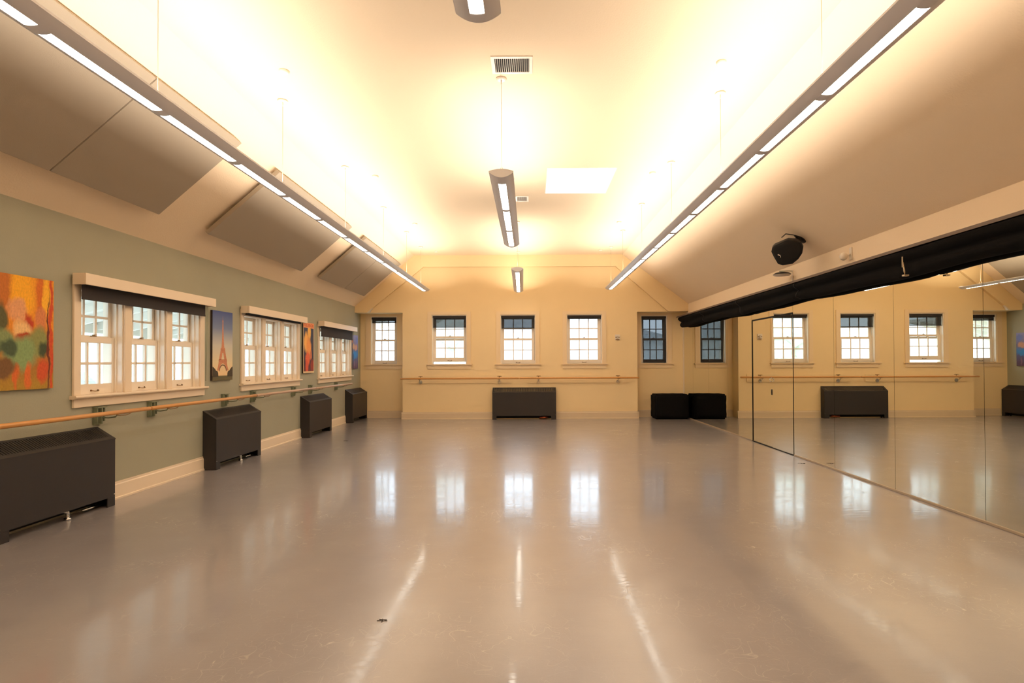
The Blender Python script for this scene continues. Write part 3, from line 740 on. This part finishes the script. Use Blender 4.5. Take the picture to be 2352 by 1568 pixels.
# ------------------------------------------------------------------ pictures on the green wall
def blobmat(name, base_stops, blobs, nscale=3.0, dist=.18):
    """generic soft colour patches; stops colour the height, blobs are (u, v, ru, rv, colour)"""
    m, N, L, P = newmat(name); P.inputs['Roughness'].default_value = .8
    tc = N.new('ShaderNodeTexCoord'); sp = N.new('ShaderNodeSeparateXYZ'); L.new(tc.outputs['Generated'], sp.inputs[0])
    ns_ = N.new('ShaderNodeTexNoise'); ns_.inputs['Scale'].default_value = nscale; ns_.inputs['Detail'].default_value = 6; L.new(tc.outputs['Generated'], ns_.inputs['Vector'])
    sc3 = N.new('ShaderNodeSeparateColor'); L.new(ns_.outputs['Color'], sc3.inputs[0])
    def M_(op, a, b=None):
        n = N.new('ShaderNodeMath'); n.operation = op
        for i, x in enumerate((a, b)):
            if x is None: continue
            if isinstance(x, (int, float)): n.inputs[i].default_value = x
            else: L.new(x, n.inputs[i])
        return n.outputs[0]
    U = M_('ADD', sp.outputs[1], M_('MULTIPLY', M_('SUBTRACT', sc3.outputs[0], .5), dist)); V = M_('ADD', sp.outputs[2], M_('MULTIPLY', M_('SUBTRACT', sc3.outputs[1], .5), dist))
    cr = N.new('ShaderNodeValToRGB'); L.new(V, cr.inputs[0]); el = cr.color_ramp.elements
    el[0].position = base_stops[0][0]; el[0].color = lin(base_stops[0][1]); el[1].position = base_stops[-1][0]; el[1].color = lin(base_stops[-1][1])
    for p, c in base_stops[1:-1]: e = el.new(p); e.color = lin(c)
    cur = cr.outputs[0]
    for (u, v_, ru, rv, c) in blobs:
        d = M_('ADD', M_('POWER', M_('DIVIDE', M_('ABSOLUTE', M_('SUBTRACT', U, u)), ru), 2), M_('POWER', M_('DIVIDE', M_('ABSOLUTE', M_('SUBTRACT', V, v_)), rv), 2))
        mr = N.new('ShaderNodeMapRange'); L.new(d, mr.inputs[0]); mr.inputs[1].default_value = 1.3; mr.inputs[2].default_value = .45
        mx = N.new('ShaderNodeMix'); mx.data_type = 'RGBA'; L.new(mr.outputs[0], mx.inputs[0]); L.new(cur, mx.inputs[6]); mx.inputs[7].default_value = lin(c); cur = mx.outputs[2]
    n2 = N.new('ShaderNodeTexNoise'); n2.inputs['Scale'].default_value = 40; n2.inputs['Detail'].default_value = 4; L.new(tc.outputs['Generated'], n2.inputs['Vector'])
    hs = N.new('ShaderNodeHueSaturation'); L.new(cur, hs.inputs['Color']); L.new(M_('ADD', .7, M_('MULTIPLY', n2.outputs['Fac'], .6)), hs.inputs['Value'])
    L.new(hs.outputs[0], P.inputs['Base Color']); return m
def canvas(name, y0, y1, z0, z1, mprint, label, thick=.03, extra=None):
    r = empty(name, (XL, y0, z0)); W_, H_ = y1-y0, z1-z0
    MB().box(.001, 0, 0, thick-.001, W_, H_).build('stretcher', m_canvas, r)
    MB().box(thick-.0009, 0, 0, thick, W_, H_).build('print', mprint, r)
    if extra: extra(r, W_, H_, thick)
    tag(r, label, 'wall art', 'pictures on the green wall'); return r
OR = (238, 150, 30)
m1 = blobmat('orange abstract print', [(0, (176, 138, 48)), (.22, (166, 112, 50)), (.5, (226, 140, 46)), (1, (240, 160, 40))], [
    (.08, .88, .22, .3, (196, 112, 44)), (.44, .85, .2, .22, (248, 176, 40)), (.78, .86, .1, .4, (214, 110, 36)), (.86, .8, .06, .25, (250, 184, 50)),
    (.10, .62, .10, .14, (92, 88, 54)), (.36, .70, .17, .11, (226, 160, 110)), (.55, .60, .10, .08, (190, 66, 36)), (.77, .64, .12, .12, (214, 130, 80)),
    (.44, .53, .16, .1, (236, 190, 128)), (.46, .47, .15, .05, (176, 66, 36)), (.14, .45, .16, .1, (132, 146, 96)), (.72, .43, .2, .13, (140, 142, 84)),
    (.40, .32, .30, .16, (134, 158, 104)), (.22, .38, .16, .08, (74, 90, 66)), (.82, .36, .09, .08, (70, 80, 56)), (.34, .12, .05, .12, (214, 106, 46)), (.54, .12, .06, .13, (216, 108, 48)), (.80, .16, .10, .12, (206, 84, 44)),
    (.955, .45, .035, .8, (206, 78, 42)), (.90, .4, .022, .5, (110, 48, 34)), (.15, .2, .2, .1, (120, 84, 50))], 6, .17)
canvas('wall_canvas', 4.50, 5.06, 1.185, 2.142, m1, 'orange and green painted canvas at the left picture edge')
m4 = blobmat('blue abstract print', [(0, (96, 70, 92)), (.3, (92, 90, 128)), (.42, (66, 130, 196)), (.6, (120, 110, 140)), (1, (150, 150, 196))], [
    (.25, .66, .22, .09, (206, 160, 132)), (.7, .64, .24, .1, (200, 150, 126)), (.45, .42, .4, .12, (56, 136, 206)), (.2, .36, .16, .12, (50, 96, 160)),
    (.4, .14, .06, .14, (140, 110, 130)), (.7, .14, .06, .14, (136, 104, 128)), (.1, .8, .12, .06, (190, 120, 100)), (.8, .85, .2, .1, (120, 130, 190))], 6, .2)
canvas('wall_canvas', 13.60, 14.06, 1.257, 2.075, m4, 'blue and violet painted canvas in the far left corner')
# red-headed poster: dark ground with a warm flame-like shape, red lettering strip on top
m3 = blobmat('dark poster print', [(0, (120, 60, 56)), (.2, (70, 52, 62)), (.5, (66, 66, 86)), (1, (72, 76, 98))], [
    (.55, .80, .14, .16, (246, 190, 100)), (.28, .6, .22, .2, (246, 184, 100)), (.5, .5, .24, .2, (240, 160, 88)), (.42, .28, .22, .14, (226, 106, 70)), (.7, .34, .12, .1, (206, 120, 86)), (.32, .12, .14, .14, (214, 90, 66)), (.86, .14, .2, .12, (156, 62, 52))], 5, .14)
def p3(r, W_, H_, t):
    m_cream = mat('poster margin', (236, 206, 160), .7); m_red = mat('poster red lettering', (196, 66, 36), .7); m_head = mat('poster heading ground', (238, 160, 110), .7)
    MB().box(t+.0001, 0, H_-.10, t+.0008, W_, H_-.0).build('heading', m_head, r)
    cu = bpy.data.curves.new('lettering', 'FONT'); cu.body = 'FOLIES BERGÈRE'; cu.size = .082; cu.align_x = 'CENTER'; cu.extrude = .0004
    tmp = bpy.data.objects.new('lettering', cu); C.objects.link(tmp); dg = bpy.context.evaluated_depsgraph_get(); dg.update()
    me = bpy.data.meshes.new_from_object(tmp.evaluated_get(dg)); bpy.data.objects.remove(tmp)
    me.materials.clear(); me.materials.append(m_red)
    xs = [v.co.x for v in me.vertices]; wd = max(xs)-min(xs)
    for v in me.vertices: v.co.x *= (W_*.9)/wd
    o = link('lettering', me, r, (t+.0014, W_/2, H_-.078), (PI/2, 0, PI/2))
    MB().box(t+.0001, 0, 0, t+.0008, W_, .03).box(t+.0001, 0, .03, t+.0008, .018, H_-.1).box(t+.0001, W_-.018, .03, t+.0008, W_, H_-.1).build('margin', m_cream, r)
canvas('wall_poster', 10.66, 11.19, 1.21, 2.175, m3, 'dark poster of a warm swirling shape under red lettering', .03, p3)
# tower poster
def gradm(name, stops):
    m, N, L, P = newmat(name); P.inputs['Roughness'].default_value = .7
    tc = N.new('ShaderNodeTexCoord'); sp = N.new('ShaderNodeSeparateXYZ'); L.new(tc.outputs['Generated'], sp.inputs[0])
    cr = N.new('ShaderNodeValToRGB'); L.new(sp.outputs[2], cr.inputs[0]); el = cr.color_ramp.elements
    el[0].position = stops[0][0]; el[0].color = lin(stops[0][1]); el[1].position = stops[-1][0]; el[1].color = lin(stops[-1][1])
    for p, c in stops[1:-1]: e = el.new(p); e.color = lin(c)
    L.new(cr.outputs[0], P.inputs['Base Color']); return m
m2 = gradm('dusk sky print', [(0, (104, 92, 60)), (.06, (96, 90, 62)), (.075, (236, 200, 150)), (.25, (226, 208, 168)), (.5, (200, 196, 184)), (.75, (120, 134, 168)), (1, (66, 84, 142))])
def tower(r, W_, H_, t):
    mt = mat('tower print', (206, 138, 104), .7, noise=.3, scale=60); mtree = mat('tree print', (72, 62, 50), .8, noise=.3, scale=40); mar = mat('arch shadow print', (120, 88, 70), .8)
    def pt(u, v_, o=.001): return (t+o, u*W_, v_*H_)
    mb = MB(); cx = .5
    # profile from the ground: half widths at heights, legs with arch cut, two decks
    def leg(s):
        outer = [(.29, .145), (.235, .20), (.20, .275)]; inner = [(.165, .165), (.13, .205), (.06, .235), (0, .245)]
        mb.poly([pt(cx+s*u, v_) for u, v_ in outer]+[pt(cx, .275)]+[pt(cx+s*u, v_) for u, v_ in inner[::-1]]+[pt(cx+s*.2, .14)])
        mb.poly([pt(cx+s*u, v_) for u, v_ in ((.19, .295), (.11, .44), (.04, .44), (.03, .38), (.075, .295))])
        mb.poly([pt(cx+s*u, v_) for u, v_ in ((0, .44), (.045, .44), (.03, .39), (.0, .40))])
    leg(1); leg(-1)
    mb.poly([pt(cx-.21, .272), pt(cx+.21, .272), pt(cx+.205, .302), pt(cx-.205, .302)])
    mb.poly([pt(cx-.115, .45), pt(cx+.115, .45), pt(cx+.105, .47), pt(cx-.105, .47)])
    mb.poly([pt(cx-.115, .435), pt(cx+.115, .435), pt(cx+.115, .45), pt(cx-.115, .45)])
    mb.poly([pt(cx-.07, .47), pt(cx+.07, .47), pt(cx+.042, .6), pt(cx+.03, .72), pt(cx+.017, .85), pt(cx-.017, .85), pt(cx-.03, .72), pt(cx-.042, .6)])
    mb.poly([pt(cx-.028, .85), pt(cx+.028, .85), pt(cx+.02, .872), pt(cx-.02, .872)]); mb.poly([pt(cx-.006, .872), pt(cx+.006, .872), pt(cx+.003, .93), pt(cx-.003, .93)])
    mb.build('tower_print', mt, r)
    a = MB(); n = 12
    o_ = [pt(cx+.19*math.cos(PI*k/n), .13+.10*math.sin(PI*k/n), .0014) for k in range(n+1)]; i_ = [pt(cx+.155*math.cos(PI*k/n), .13+.082*math.sin(PI*k/n), .0014) for k in range(n+1)]
    a.grid([o_, i_], sm=False); a.build('arch_print', mar, r)
    tr_ = MB()
    for s in (0, 1):
        pts = [(0, .05), (0, .2), (.06, .185), (.12, .165), (.17, .14), (.24, .13), (.27, .10), (.28, .05)]
        tr_.poly([pt(u if s == 0 else 1-u, v_, .0018) for u, v_ in pts])
    tr_.build('tree_print', mtree, r)
canvas('wall_poster', 7.605, 8.118, 1.167, 2.121, m2, 'tall poster of an iron lattice tower at dusk', .03, tower)

# ------------------------------------------------------------------ small marks: debris on the floor
m_deb = mat('dark scuff', (58, 46, 40), .8)
def scrap(x, y, s, lb):
    mb = MB(); k = 7
    for q in range(3):
        a = q*1.1+x; mb.tube([(-s*math.cos(a), -s*math.sin(a)*.5, .0022), (0, 0, .004), (s*.7*math.cos(a+.5), s*.5*math.sin(a+.4), .0022)], .0018, 5)
    o = mb.build('hair_clip_scrap' if False else 'lint_scrap', m_deb, None, 0, (x, y, 0)); tag(o, lb, 'scrap', 'scraps on the floor')
scrap(-.799, 3.09, .035, 'tiny dark scrap on the floor in the left foreground')
scrap(3.72, 7.75, .06, 'dark scrap on the floor against the mirror by the doors')
scrap(-3.30, 10.15, .05, 'dark scrap on the floor near the third radiator of the green wall')

# ------------------------------------------------------------------ outdoors, seen washed out through the windows
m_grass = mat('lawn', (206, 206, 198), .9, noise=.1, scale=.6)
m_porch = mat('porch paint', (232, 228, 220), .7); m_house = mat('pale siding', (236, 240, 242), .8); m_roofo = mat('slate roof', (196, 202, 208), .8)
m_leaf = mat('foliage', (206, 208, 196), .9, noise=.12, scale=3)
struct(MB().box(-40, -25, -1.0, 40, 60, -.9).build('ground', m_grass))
r = empty('porch_roof', (XL-.25, 8, 0))
MB().prism([(-.0, 2.62), (-2.6, 2.05), (-2.6, 2.13), (0, 2.72)], 1, -9, 10.5).build('roof_deck', m_porch, r)
mb = MB(); y = -8.7
while y < 10.4: mb.prism([(-.0, 2.50), (-2.55, 1.94), (-2.55, 2.06), (0, 2.62)], 1, y, y+.06); y += .62
mb.build('rafters', m_porch, r)
MB().box(-2.62, -9, 1.90, -2.5, 10.5, 2.05).build('eave_beam', m_porch, r)
for k in range(6): MB().box(-2.62, -8.5+3.6*k, -.9, -2.5, -8.38+3.6*k, 1.9).build('post', m_porch, r)
tag(r, 'white porch roof with rafters outside the green wall windows', 'porch')
r = empty('neighbour_house', (1.2, 30, -.9))
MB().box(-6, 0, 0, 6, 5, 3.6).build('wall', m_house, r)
MB().prism([(-6.6, 3.5), (6.6, 3.5), (0, 5.2)], 1, -.5, 5.5).build('roof', m_roofo, r)
for x in (-4, -1.2, 1.2, 4):
    f = MB().box(x-.55, -.06, 1.7, x+.55, .0, 3.1).build('window', m_sash, r); MB().box(x-.45, -.08, 1.8, x+.45, -.061, 3.0).build('window_pane', mat('far pane', (196, 204, 210), .5), f)
tag(r, 'pale gabled house seen through the end wall windows', 'house')
def tree(x, y, h, s, lb):
    r = empty('garden_tree', (x, y, -.9))
    MB().tube([(0, 0, 0), (0, 0, h*.7)], [.14, .08], 8).build('trunk', mat('bark', (110, 96, 84), .9), r)
    bm = bmesh.new()
    for k in range(26):
        c = Vector((random.gauss(0, s*.5), random.gauss(0, s*.5), h*.65+random.gauss(0, s*.5))); q = s*random.uniform(.25, .5)
        ret = bmesh.ops.create_icosphere(bm, subdivisions=2, radius=q, matrix=Matrix.Translation(c))
        for v in ret['verts']: v.co += Vector((random.uniform(-1, 1), random.uniform(-1, 1), random.uniform(-1, 1)))*q*.2
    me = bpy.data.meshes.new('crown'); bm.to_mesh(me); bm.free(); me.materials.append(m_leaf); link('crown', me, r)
    tag(r, lb, 'tree', 'garden trees outside')
tree(-3.4, 25, 5, 1.5, 'green tree outside, seen through the left bay window')
tree(9.5, 26, 5.5, 1.8, 'green tree outside, right of the neighbouring house')
tree(-16, 22, 5, 2.2, 'green tree beyond the porch outside')
tree(-17, 12, 4.5, 2.4, 'low green tree outside the nearest triple window')
